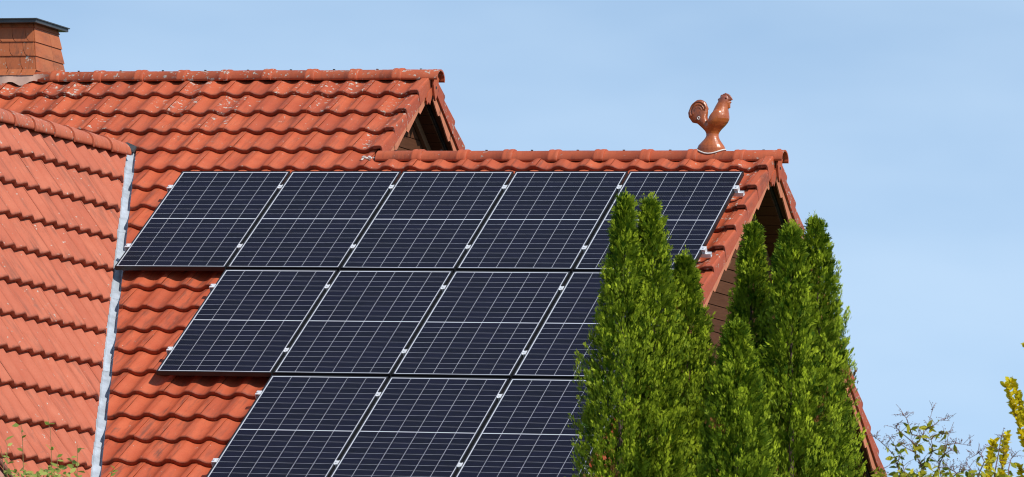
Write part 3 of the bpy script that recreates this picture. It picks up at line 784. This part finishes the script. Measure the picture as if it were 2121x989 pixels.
for sy in (-1, 1):                                   # raised plumes on the tail, a wing on each flank, eyes
    for rr_, r_t in ((.080, .0070), (.056, .0070), (.032, .0065)):
        cx_, cz_ = zx(318), zz_(330); prev = None
        for q in range(40):
            a = math.radians(15 + 195*q/39); p_ = Vector((cx_ + math.cos(a)*rr_*.95, sy*.033, cz_ + math.sin(a)*rr_*1.05))
            bmesh.ops.create_icosphere(bm, subdivisions=1, radius=r_t*.92, matrix=Matrix.Translation(p_))
    bmesh.ops.create_icosphere(bm, subdivisions=3, radius=1, matrix=Matrix.Translation((zx(560), sy*.066, zz_(430))) @ Matrix.Rotation(math.radians(-58), 4, 'Y') @ Matrix.Diagonal((.085, .034, .050, 1)))
    bmesh.ops.create_icosphere(bm, subdivisions=2, radius=.008, matrix=Matrix.Translation((zx(690), sy*.037, zz_(152))))
bmesh.ops.recalc_face_normals(bm, faces=bm.faces[:])
me = bpy.data.meshes.new('figure'); bm.to_mesh(me); bm.free(); me.materials.append(M['rooster'])
o = obj('figure', me, root); md = o.modifiers.new('remesh', 'REMESH'); md.mode = 'VOXEL'; md.voxel_size = .0042; md.use_smooth_shade = True
md = o.modifiers.new('smooth', 'SMOOTH'); md.iterations = 5; md.factor = .5
mb = MB(); k = 18                                    # white drain-hole rim on the flank of the tail
c_ = Vector((zx(332), -.040, zz_(430)))
for i in range(k):
    for j in range(8):
        a, b_ = 2*math.pi*i/k, 2*math.pi*j/8; rr_ = .0115 + .0042*math.cos(b_)
        mb.v.append(tuple(c_ + Vector((rr_*math.cos(a), .0042*math.sin(b_), rr_*math.sin(a)))))
for i in range(k):
    for j in range(8): mb.f.append((i*8+j, ((i+1) % k)*8+j, ((i+1) % k)*8+(j+1) % 8, i*8+(j+1) % 8))
mb.build('drain_hole_rim', M['mortar'], root, True)
mb = MB(); k = 28; 
ring = []
for q in range(k):                                   # mortar bead bedding the foot on the curved ridge
    a = 2*math.pi*q/k; x_, y_ = .130*math.cos(a), .092*math.sin(a); zr = math.sqrt(max(0, 1-(y_/.108)**2))*.093 - .088 - .0
    ring.append(Vector((x_, y_, zr + .006)))
mb.tube(ring + [ring[0]], .0065, 6, False); mb.build('mortar_bed', M['mortar'], root, True)

# ------------------------------------------------------------------ vegetation
def attr_mesh(name, verts, quads, tint, mat):
    me = bpy.data.meshes.new(name); nv, nf = len(verts), len(quads)
    me.vertices.add(nv); me.vertices.foreach_set('co', np.asarray(verts, np.float32).ravel())
    me.loops.add(nf*4); me.loops.foreach_set('vertex_index', np.asarray(quads, np.int32).ravel())
    me.polygons.add(nf); me.polygons.foreach_set('loop_start', np.arange(0, nf*4, 4, dtype=np.int32))
    me.update(calc_edges=True); me.validate()
    at = me.attributes.new('tint', 'FLOAT', 'POINT'); at.data.foreach_set('value', np.asarray(tint, np.float32))
    me.materials.append(mat); return me
# one thuja spray: a flat fan of thin branchlets, along +y, in the x-y plane
def spray_template():
    v = []; q = []
    def dia(a, b, w, z0=0., z1=0.):
        a = np.array(a); b = np.array(b); d = b-a; p = np.array([-d[1], d[0]]); p = p/np.linalg.norm(p)*w; mid = a + d*.55
        n = len(v); v.extend([(a[0], a[1], z0), (mid[0]+p[0], mid[1]+p[1], (z0+z1)/2), (b[0], b[1], z1), (mid[0]-p[0], mid[1]-p[1], (z0+z1)/2)]); q.append((n, n+1, n+2, n+3))
    dia((0, 0), (0.02, 1), .046, 0, -.10)
    for i, (y, l) in enumerate(((.14, .48), (.34, .50), (.58, .38))):
        s_ = 1 if i % 2 else -1
        dia((0, y), (s_*l*.42, y + l*.88), .047, -.03*i, -.12)
        dia((0, y+.08), (-s_*l*.38, y + .08 + l*.82), .045, -.03*i, -.10)
    return np.array(v), np.array(q)
SPV, SPQ = spray_template()
def sprays(P, D, Nn, S, rng, tint):
    """instances of the spray at P, along D, with normal hint Nn and size S -> verts, quads, tint"""
    D = D/np.linalg.norm(D, axis=1)[:, None]; X = np.cross(D, Nn); X /= np.linalg.norm(X, axis=1)[:, None]+1e-9; Zv = np.cross(X, D)
    V = P[:, None, :] + S[:, None, None]*(SPV[None, :, 0, None]*X[:, None, :] + SPV[None, :, 1, None]*D[:, None, :] + SPV[None, :, 2, None]*Zv[:, None, :])
    n, k = len(P), len(SPV); Q = SPQ[None] + (np.arange(n)*k)[:, None, None]
    return V.reshape(-1, 3), Q.reshape(-1, 4), np.repeat(tint, k)
def thuja(tip_px, base_x, Y, prof, label, seed, dens=1.0):
    rng = np.random.default_rng(seed)
    tip = atY(tip_px[0], tip_px[1] + 4, Y); low = atY(base_x, 989, Y)
    ppm = FPX/((tip - CAM).dot(F)); axis = (tip - low); H = tip.z
    base = tip + (low - tip)*((tip.z - 0)/(tip.z - low.z)); base.x = low.x + (base.x - low.x)*.3; 
    dz = np.array([p[0] for p in prof] + [prof[-1][0]+250, (tip.z)*ppm*.93, tip.z*ppm])/ppm
    hw = np.array([p[1] for p in prof] + [prof[-1][1]*1.06, prof[-1][1]*1.0, prof[-1][1]*.4])/ppm
    vis = tip.z - low.z
    def axis_at(d):
        d = np.asarray(d); t = np.clip(d/vis, 0, None)
        x = np.where(d < vis, tip.x + (low.x - tip.x)*t, low.x + (base.x-low.x)*np.clip((d-vis)/max(.1, tip.z-vis), 0, 1)); return np.stack([x, np.full_like(x, Y), tip.z - d], -1)
    root = tag(empty('thuja_tree', (base.x, Y, 0)), label, 'thuja', 'thuja conifers in front of the gable')
    tm = MB(); tm.tube([tuple(axis_at(np.array(d))) for d in (tip.z, tip.z*.6, tip.z*.3, .12)], [.05, .032, .018, .004], 8)
    tr = tm.build('trunk', M['bark'], root); tr.matrix_parent_inverse = Matrix.Translation((-base.x, -Y, 0))
    VV, QQ, TT = [], [], []; off = 0
    def put(P, D, Nn, S, tint):
        nonlocal off
        v_, q_, t_ = sprays(P, D, Nn, S, rng, tint); VV.append(v_); QQ.append(q_ + off); TT.append(t_); off += len(v_)
    # plumes: upright flattened bundles standing on the cone
    area = np.trapezoid(2*np.pi*np.interp(np.linspace(0, vis*1.12, 60), dz, hw), np.linspace(0, vis*1.12, 60)) if hasattr(np, 'trapezoid') else np.trapz(2*np.pi*np.interp(np.linspace(0, vis*1.12, 60), dz, hw), np.linspace(0, vis*1.12, 60))
    npl = int(area*112*dens) + 12
    ph = rng.uniform(0, 6.28, 8)
    def lump(d, az): return 1 + .11*math.sin(3*az + 7*d + ph[0]) + .10*math.sin(5*az - 11*d + ph[1]) + .09*math.sin(2*az + 17*d + ph[2])
    cand = rng.uniform(0, vis*1.12, npl*8); keep = rng.uniform(0, hw.max(), npl*8) < np.interp(cand, dz, hw) + .012; cand = cand[keep][:npl]
    for part in (0, 1):
        if part == 1:                          # below the picture: the same, coarser
            cand = rng.uniform(vis*1.1, tip.z*.97, int(110*dens))
        for d in cand:
            R = float(np.interp(d, dz, hw))*min(1., .20 + .80*d/.36); az = rng.uniform(0, 2*np.pi); out = np.array([np.cos(az), np.sin(az), 0.]); tan = np.array([-np.sin(az), np.cos(az), 0.])
            if part == 0 and d > .3 and math.sin(4*az + 9*d + ph[3]) + math.sin(3*az - 13*d + ph[4]) + .8*math.sin(23*d + 2*az + ph[5]) < -1.0: continue
            ln = rng.uniform(.10, .26)*(1.6 if part else 1); wd = rng.uniform(.016, .038)*(1.8 if part else 1); tf = min(1., d/.38); rr = max(.002, R - .006 - .016*(1-tf))*rng.uniform(.80, 1.04)*lump(d, az)
            lean = rng.uniform(.10, .62)*(.25 + .75*tf); pd = out*lean + np.array([0, 0, 1.]) + tan*rng.normal(0, .16); pd /= np.linalg.norm(pd)
            ln = min(ln, .05 + d*.8); c = axis_at(np.array(d + ln*.75)) + out*max(0, rr - ln*lean*.75); n = int(rng.integers(36, 52)) if part == 0 else 14
            t = rng.uniform(-.15, 1, n)**1 if False else rng.uniform(-.1, 1, n)
            wdt = wd*np.sin(np.clip(.15 + t*.85, 0, 1)*np.pi)**.6
            P = c + pd*(t*ln)[:, None] + tan*(rng.normal(0, 1, n)*wdt)[:, None] + out*(rng.normal(0, .6, n)*wdt)[:, None]
            D = pd*1.0 + out*rng.uniform(-.05, .42, n)[:, None] + tan*(rng.normal(0, .28, n))[:, None] + np.array([0, 0, 1])*rng.uniform(-.2, .5, n)[:, None]
            Nn = out*rng.normal(1.0, .35, n)[:, None] + tan*rng.normal(0, .6, n)[:, None] + rng.normal(0, .2, (n, 3)) + [0, 0, .25]
            S = rng.uniform(.022, .046, n)*(2.6 if part else .6 + .4*tf)
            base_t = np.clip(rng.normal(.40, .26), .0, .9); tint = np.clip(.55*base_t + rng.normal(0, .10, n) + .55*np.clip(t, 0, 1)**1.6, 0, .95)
            if rng.random() < .006: tint[:] = 1.0
            put(P, D, Nn, S, tint)
    # inner, sparser foliage that closes the crown
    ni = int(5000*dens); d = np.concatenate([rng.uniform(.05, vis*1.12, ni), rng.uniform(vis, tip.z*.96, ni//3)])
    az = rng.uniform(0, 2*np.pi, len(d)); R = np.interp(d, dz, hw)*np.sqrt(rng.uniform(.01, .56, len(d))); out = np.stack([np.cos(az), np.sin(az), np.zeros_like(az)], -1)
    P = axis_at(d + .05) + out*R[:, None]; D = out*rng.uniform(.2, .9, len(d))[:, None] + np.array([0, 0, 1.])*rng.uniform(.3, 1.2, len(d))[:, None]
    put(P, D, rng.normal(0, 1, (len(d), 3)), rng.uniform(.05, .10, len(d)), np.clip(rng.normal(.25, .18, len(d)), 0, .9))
    # thin leaders at the tip
    for q in range(10):
        n = 16; t = np.linspace(0, 1, n); p0 = axis_at(np.array(.22)) + rng.normal(0, .025, 3)*[1, 1, 1]; p1 = axis_at(np.array(0.)) + np.array([rng.normal(0, .022), rng.normal(0, .022), rng.uniform(-.12, .01)])
        if q == 0: p1 = axis_at(np.array(-.01))
        P = p0 + (p1-p0)*t[:, None]; D = (p1-p0)/np.linalg.norm(p1-p0) + rng.normal(0, .42, (n, 3)); put(P, D, rng.normal(0, 1, (n, 3)), rng.uniform(.022, .042, n)*(1.1-.5*t), np.clip(rng.normal(.62, .15, n), 0, .95))
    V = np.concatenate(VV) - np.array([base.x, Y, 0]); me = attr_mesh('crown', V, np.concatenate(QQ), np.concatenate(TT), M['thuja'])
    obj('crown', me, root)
thuja((1295, 388), 1283, -7.05, [(0, 2), (25, 11), (60, 20), (110, 30), (160, 40), (220, 52), (310, 74), (440, 92), (601, 99)], 'leftmost slender green thuja, in front of the solar panels', 11)
thuja((1346, 396), 1362, -6.85, [(0, 2), (25, 12), (60, 25), (140, 42), (210, 52), (300, 60), (450, 72), (593, 78)], 'second thuja from left, its twin tip beside the leftmost one', 12)
thuja((1419, 512), 1424, -6.55, [(0, 2), (25, 11), (60, 25), (130, 46), (190, 58), (270, 64), (477, 68)], 'third thuja from left, shorter, in front of the verge', 13)
thuja((1560, 446), 1548, -6.45, [(0, 2), (25, 9), (75, 23), (120, 32), (170, 40), (215, 50), (300, 62), (543, 74)], 'narrow thuja standing in front of the dark gable', 14)
thuja((1637, 452), 1640, -6.75, [(0, 3), (25, 18), (70, 35), (130, 43), (190, 50), (300, 72), (430, 82), (537, 88)], 'bushy thuja second from right', 15)
thuja((1688, 436), 1706, -6.5, [(0, 2), (30, 12), (70, 30), (130, 43), (170, 49), (245, 60), (365, 70), (465, 78), (553, 84)], 'rightmost thuja beside the open sky', 16)
thuja((1524, 652), 1526, -7.6, [(0, 3), (30, 20), (60, 32), (110, 48), (170, 66), (240, 80), (337, 92)], 'short yellowish thuja in front of the others', 17)

def leaf_quads(P, D, Nn, S, rng, aspect=.42):
    """bent two-quad leaves"""
    D = D/np.linalg.norm(D, axis=1)[:, None]; X = np.cross(D, Nn); X /= np.linalg.norm(X, axis=1)[:, None]+1e-9; Z = np.cross(X, D)
    t = np.array([(0, 0, 0), (aspect*.5, .38, .07), (0, 1, -.04), (0, .45, 0), (-aspect*.5, .38, .07), (aspect*.34, .72, .03), (-aspect*.34, .72, .03)])
    V = P[:, None, :] + S[:, None, None]*(t[None, :, 0, None]*X[:, None, :] + t[None, :, 1, None]*D[:, None, :] + t[None, :, 2, None]*Z[:, None, :])
    q = np.array([(0, 1, 5, 3), (3, 5, 2, 2), (0, 3, 6, 4), (3, 2, 2, 6)]); q = np.array([(0, 1, 5, 3), (0, 3, 6, 4), (3, 5, 2, 6)])
    return V.reshape(-1, 3), (q[None] + (np.arange(len(P))*7)[:, None, None]).reshape(-1, 4)
def np3(v): return np.array((v.x, v.y, v.z))

# loose twiggy bush, bottom right
def twig_bush():
    rng = np.random.default_rng(5); Y = -16.0; s = 1/5.854
    def P(x, y, dy=0.): return atY(1800 + x*s, 820 + y*s, Y + dy)
    root_p = atY(1912, 1040, Y); root = tag(empty('twiggy_bush', (root_p.x, Y, 0)), 'loose bush of thin purplish twigs and yellowing leaves near the roof corner', 'bush')
    main = [[(635, 1300), (640, 1100), (638, 990), (640, 865)], [(640, 865), (600, 780), (562, 690), (572, 600), (640, 500), (690, 410), (735, 290), (775, 160)],
            [(640, 865), (710, 790), (770, 680), (850, 640), (940, 600), (1050, 580), (1150, 590), (1245, 612)], [(770, 680), (765, 590), (745, 500)],
            [(562, 690), (480, 650), (400, 600), (380, 590)], [(575, 600), (500, 540), (400, 455), (340, 400), (288, 345)], [(640, 500), (520, 470), (490, 380), (450, 270), (400, 212)],
            [(690, 410), (800, 350), (860, 295), (980, 305)], [(745, 500), (860, 460), (960, 455), (1060, 440)], [(400, 1250), (375, 940), (340, 840), (300, 720), (210, 620), (120, 540), (60, 497)],
            [(340, 840), (380, 700), (300, 590), (238, 480)], [(720, 1250), (760, 1000), (830, 900), (900, 720), (990, 660), (1100, 700)], [(900, 1250), (1000, 1000), (1080, 930), (1180, 900)],
            [(1240, 1250), (1260, 1000), (1240, 900), (1180, 815)], [(1500, 1250), (1530, 900), (1570, 700), (1600, 520), (1640, 450)], [(1300, 1250), (1330, 950), (1400, 800), (1340, 690), (1210, 765)],
            [(1700, 1250), (1690, 900), (1720, 770), (1790, 700)], [(500, 1250), (480, 1000), (430, 930), (400, 780)], [(560, 1250), (590, 1000), (530, 900)], [(1100, 1250), (1120, 1020), (1040, 920), (960, 880), (850, 870)],
            [(300, 1250), (240, 1030), (130, 960), (100, 920)], [(820, 1250), (880, 1010), (850, 860), (830, 800)]]
    tw = MB(); LP, LD = [], []
    for bi, br in enumerate(main):
        dy0 = rng.uniform(-.25, .25); n = len(br); pts = [P(x, y, dy0*(i/n) if bi else 0) for i, (x, y) in enumerate(br)]
        r0 = .0080 if bi == 0 else .0048 if br[0][1] > 1000 else .0036
        tw.tube(pts, [r0*(1 - .72*i/(n-1)) for i in range(n)], 5)
        tot = n - 1
        for q in range(int(5*tot)):           # leaves and wispy seed sprigs along it
            u = rng.uniform(.1, tot); i = int(min(u, tot-1)); p = pts[i].lerp(pts[i+1], u-i); end = u/tot
            if br[0][1] > 1000 and i == 0 and p.z < pts[1].z - .4: continue
            if end > .55 or rng.random() < .3:
                d = Vector((rng.normal(0, .7), rng.normal(0, .7), rng.uniform(.1, 1))).normalized(); L = rng.uniform(.03, .085); e_ = p + d*L
                tw.tube([p, p.lerp(e_, .5) + Vector((0, 0, .006)), e_], [.0016, .0013, .001], 3)
                for w_ in range(rng.integers(2, 5)):
                    c = p.lerp(e_, rng.uniform(.25, 1.05)) + Vector((rng.normal(0, .005), rng.normal(0, .005), rng.normal(0, .005)))
                    b0 = rng.uniform(.0016, .0034); tw.tube([c - Vector((0, 0, b0)), c, c + Vector((0, 0, b0))], [b0*.4, b0, b0*.4], 4)
            if end < .70 and rng.random() < .58: LP.append(np3(p)); LD.append((rng.normal(0, .7), rng.normal(0, .7), rng.uniform(-1.2, .35)))
    for q in range(230):                      # denser leaves low down
        x = rng.uniform(60, 1780); y = 1010 + rng.normal(0, 50) - 70*math.exp(-((x-640)/260)**2)
        p = P(x, max(860, y), rng.uniform(-.35, .35)); LP.append(np3(p)); LD.append((rng.normal(0, .7), rng.normal(0, .7), rng.uniform(-1.1, .6)))
    off = np.array([root_p.x, Y, 0]); o = tw.build('twigs', M['twig'], root); o.matrix_parent_inverse = Matrix.Translation((-off[0], -Y, 0)); tag(o, kind='stuff')
    LP = np.array(LP); n = len(LP); V, Q = leaf_quads(LP, np.array(LD), rng.normal(0, 1, (n, 3)), rng.uniform(.034, .070, n), rng)
    me = attr_mesh('leaves', V - off, Q, np.repeat(np.clip(rng.normal(.62, .3, n), 0, 1), 7), M['leaf']); tag(obj('leaves', me, root), kind='stuff')
twig_bush()

# golden columnar shrub, right edge
def golden_shrub():
    rng = np.random.default_rng(9); Y = -15.2
    stems = [[(2150, 1300), (2140, 960), (2118, 905), (2101, 850), (2090, 810), (2079, 796)], [(2160, 1300), (2148, 960), (2126, 880), (2112, 838), (2101, 805), (2091, 788)], [(2050, 1300), (2048, 1010), (2050, 960), (2056, 925), (2062, 912)],
             [(2090, 1300), (2074, 1010), (2076, 960), (2082, 925), (2088, 898)], [(2125, 1300), (2120, 1020), (2116, 980), (2110, 965)], [(2190, 1300), (2170, 950), (2150, 880), (2132, 855)], [(2160, 1300), (2150, 900), (2140, 780), (2122, 712)], [(2000, 1300), (2010, 1090), (2022, 1010)]]
    rp_ = atY(2120, 1040, Y); off = np.array([rp_.x, Y, 0]); root = tag(empty('golden_shrub', (rp_.x, Y, 0)), 'upright shrub with dense golden yellow leafy stems at the right edge', 'shrub')
    for si, st in enumerate(stems):
        dy = rng.uniform(-.15, .15); pts = [atY(x, y, Y + dy) for x, y in st]
        tm = MB(); tm.tube(pts, [.008*(1-.7*i/(len(pts)-1)) for i in range(len(pts))], 5); o = tm.build('stem', M['bark'], root); o.matrix_parent_inverse = Matrix.Translation((-off[0], -Y, 0))
        P, D, S = [], [], []
        for i in range(len(pts)-1):
            L = (pts[i+1]-pts[i]).length; n = int(L*(640 if pts[i+1].z > 1.5 else 250))
            for q in range(n):
                u = rng.random(); p = pts[i].lerp(pts[i+1], u); a = rng.uniform(0, 2*math.pi); d = Vector((math.cos(a), math.sin(a), rng.uniform(.1, 1.2)))
                P.append(np3(p)); D.append(np3(d)); S.append(rng.uniform(.020, .044)*(1.0 if si != 6 else .7))
        P = np.array(P); n = len(P); V, Q = leaf_quads(P, np.array(D), rng.normal(0, 1, (n, 3)) + [0, 0, .8], np.array(S), rng, .7)
        o = obj('leaves', attr_mesh('leaves', V - off, Q, np.repeat(np.clip(rng.normal(.6, .25, n), 0, 1), 7), M['leaf_gold']), root); tag(o, kind='stuff')
golden_shrub()

# light green shrub tips, bottom left
def green_shrub():
    rng = np.random.default_rng(21); Y = -17.0; s = 1/6.639
    def P(x, y, dy=0.): return atY(x*s, 840 + y*s, Y + dy)
    rp_ = atY(90, 1060, Y); off = np.array([rp_.x, Y, 0]); root = tag(empty('leafy_shrub', (rp_.x, Y, 0)), 'pale green leafy shrub tips in front of the wing roof, bottom left', 'shrub')
    stems = [[(710, 1500), (712, 1050), (708, 700), (690, 320), (660, 180)], [(330, 1500), (325, 1000), (310, 500), (290, 260), (200, 300)], [(1070, 1500), (1060, 1050), (1065, 700), (1062, 540)], [(110, 1500), (95, 900), (100, 560), (70, 470)],
             [(520, 1500), (560, 1050), (640, 900), (720, 820)], [(850, 1500), (800, 1050), (790, 800), (780, 690)], [(420, 1500), (330, 1050), (230, 940), (160, 760)], [(1200, 1500), (1100, 1050), (1010, 840), (980, 740)], [(1560, 1500), (1490, 1050), (1540, 920), (1640, 850)],
             [(1750, 1500), (1720, 1080), (1735, 980)], [(200, 1500), (60, 1000), (30, 700), (5, 560)], [(900, 1500), (880, 1050), (870, 960)]]
    tw = MB(); LP, LD = [], []
    for st in stems:
        dy = rng.uniform(-.2, .2); pts = [P(x, y, dy) for x, y in st]; n = len(pts); tw.tube(pts, [.0028*(1-.6*i/(n-1)) for i in range(n)], 5)
        for i in range(1, n-1):
            seg = (pts[i+1]-pts[i]).length
            for q in range(max(2, int(seg*24))):
                u = rng.random(); p = pts[i].lerp(pts[i+1], u); LP.append(np3(p)); a = rng.uniform(0, 6.28); LD.append((math.cos(a), math.sin(a), rng.uniform(-.2, .9)))
    for q in range(95):
        x = rng.choice([rng.uniform(20, 1180), rng.normal(700, 160), rng.normal(450, 150)]); p = P(x, 1000 + rng.normal(0, 55) - 60*math.exp(-((x-740)/150)**2), rng.uniform(-.25, .25)); LP.append(np3(p)); a = rng.uniform(0, 6.28); LD.append((math.cos(a), math.sin(a), rng.uniform(-.2, 1)))
    o = tw.build('twigs', M['greentwig'], root); o.matrix_parent_inverse = Matrix.Translation((-off[0], -Y, 0)); tag(o, kind='stuff')
    LP = np.array(LP); n = len(LP); V, Q = leaf_quads(LP, np.array(LD), rng.normal(0, .7, (n, 3)) + [.3, -.5, .7], rng.uniform(.032, .062, n), rng, .5)
    tag(obj('leaves', attr_mesh('leaves', V - off, Q, np.repeat(np.clip(rng.normal(.45, .3, n), 0, 1), 7), M['leaf_green']), root), kind='stuff')
green_shrub()

# corner of a brown metal lean-to roof, bottom-left edge
Y = -11.5; a = atY(-2, 952, Y); b = atY(30, 992, Y)
sh = tag(empty('lean_to_roof', (a.x, Y, 0)), 'corner of a brown metal lean-to roof at the bottom left edge', 'lean-to roof')
dv = (b - a).normalized(); a2 = a - dv*1.2; b2 = b + dv*1.6
mb = MB(); mb.prism([a2 + Vector((-.02, 0, -.012)), b2 + Vector((-.02, 0, -.012)), b2 + Vector((-2.0, -1.5, .1)), a2 + Vector((-2.0, -1.5, .1))], (0, 0, -.03)); o = mb.build('roof_sheet', M['brownmetal'], sh); o.matrix_parent_inverse = Matrix.Translation((-a.x, -Y, 0))
mb = MB(); mb.tube([a2 + Vector((0, -.012, 0)), b2 + Vector((0, -.012, 0))], .016, 8); o = mb.build('verge_trim', M['brownmetal'], sh, True); o.matrix_parent_inverse = Matrix.Translation((-a.x, -Y, 0))
for px in (-.25, -1.6):
    p = b2 + Vector((px, -.3, -.03)); mb = MB().box((p.x-.05, p.y-.05, 0), (p.x+.05, p.y+.05, p.z)); o = mb.build('post', M['wood'], sh); o.matrix_parent_inverse = Matrix.Translation((-a.x, -Y, 0))
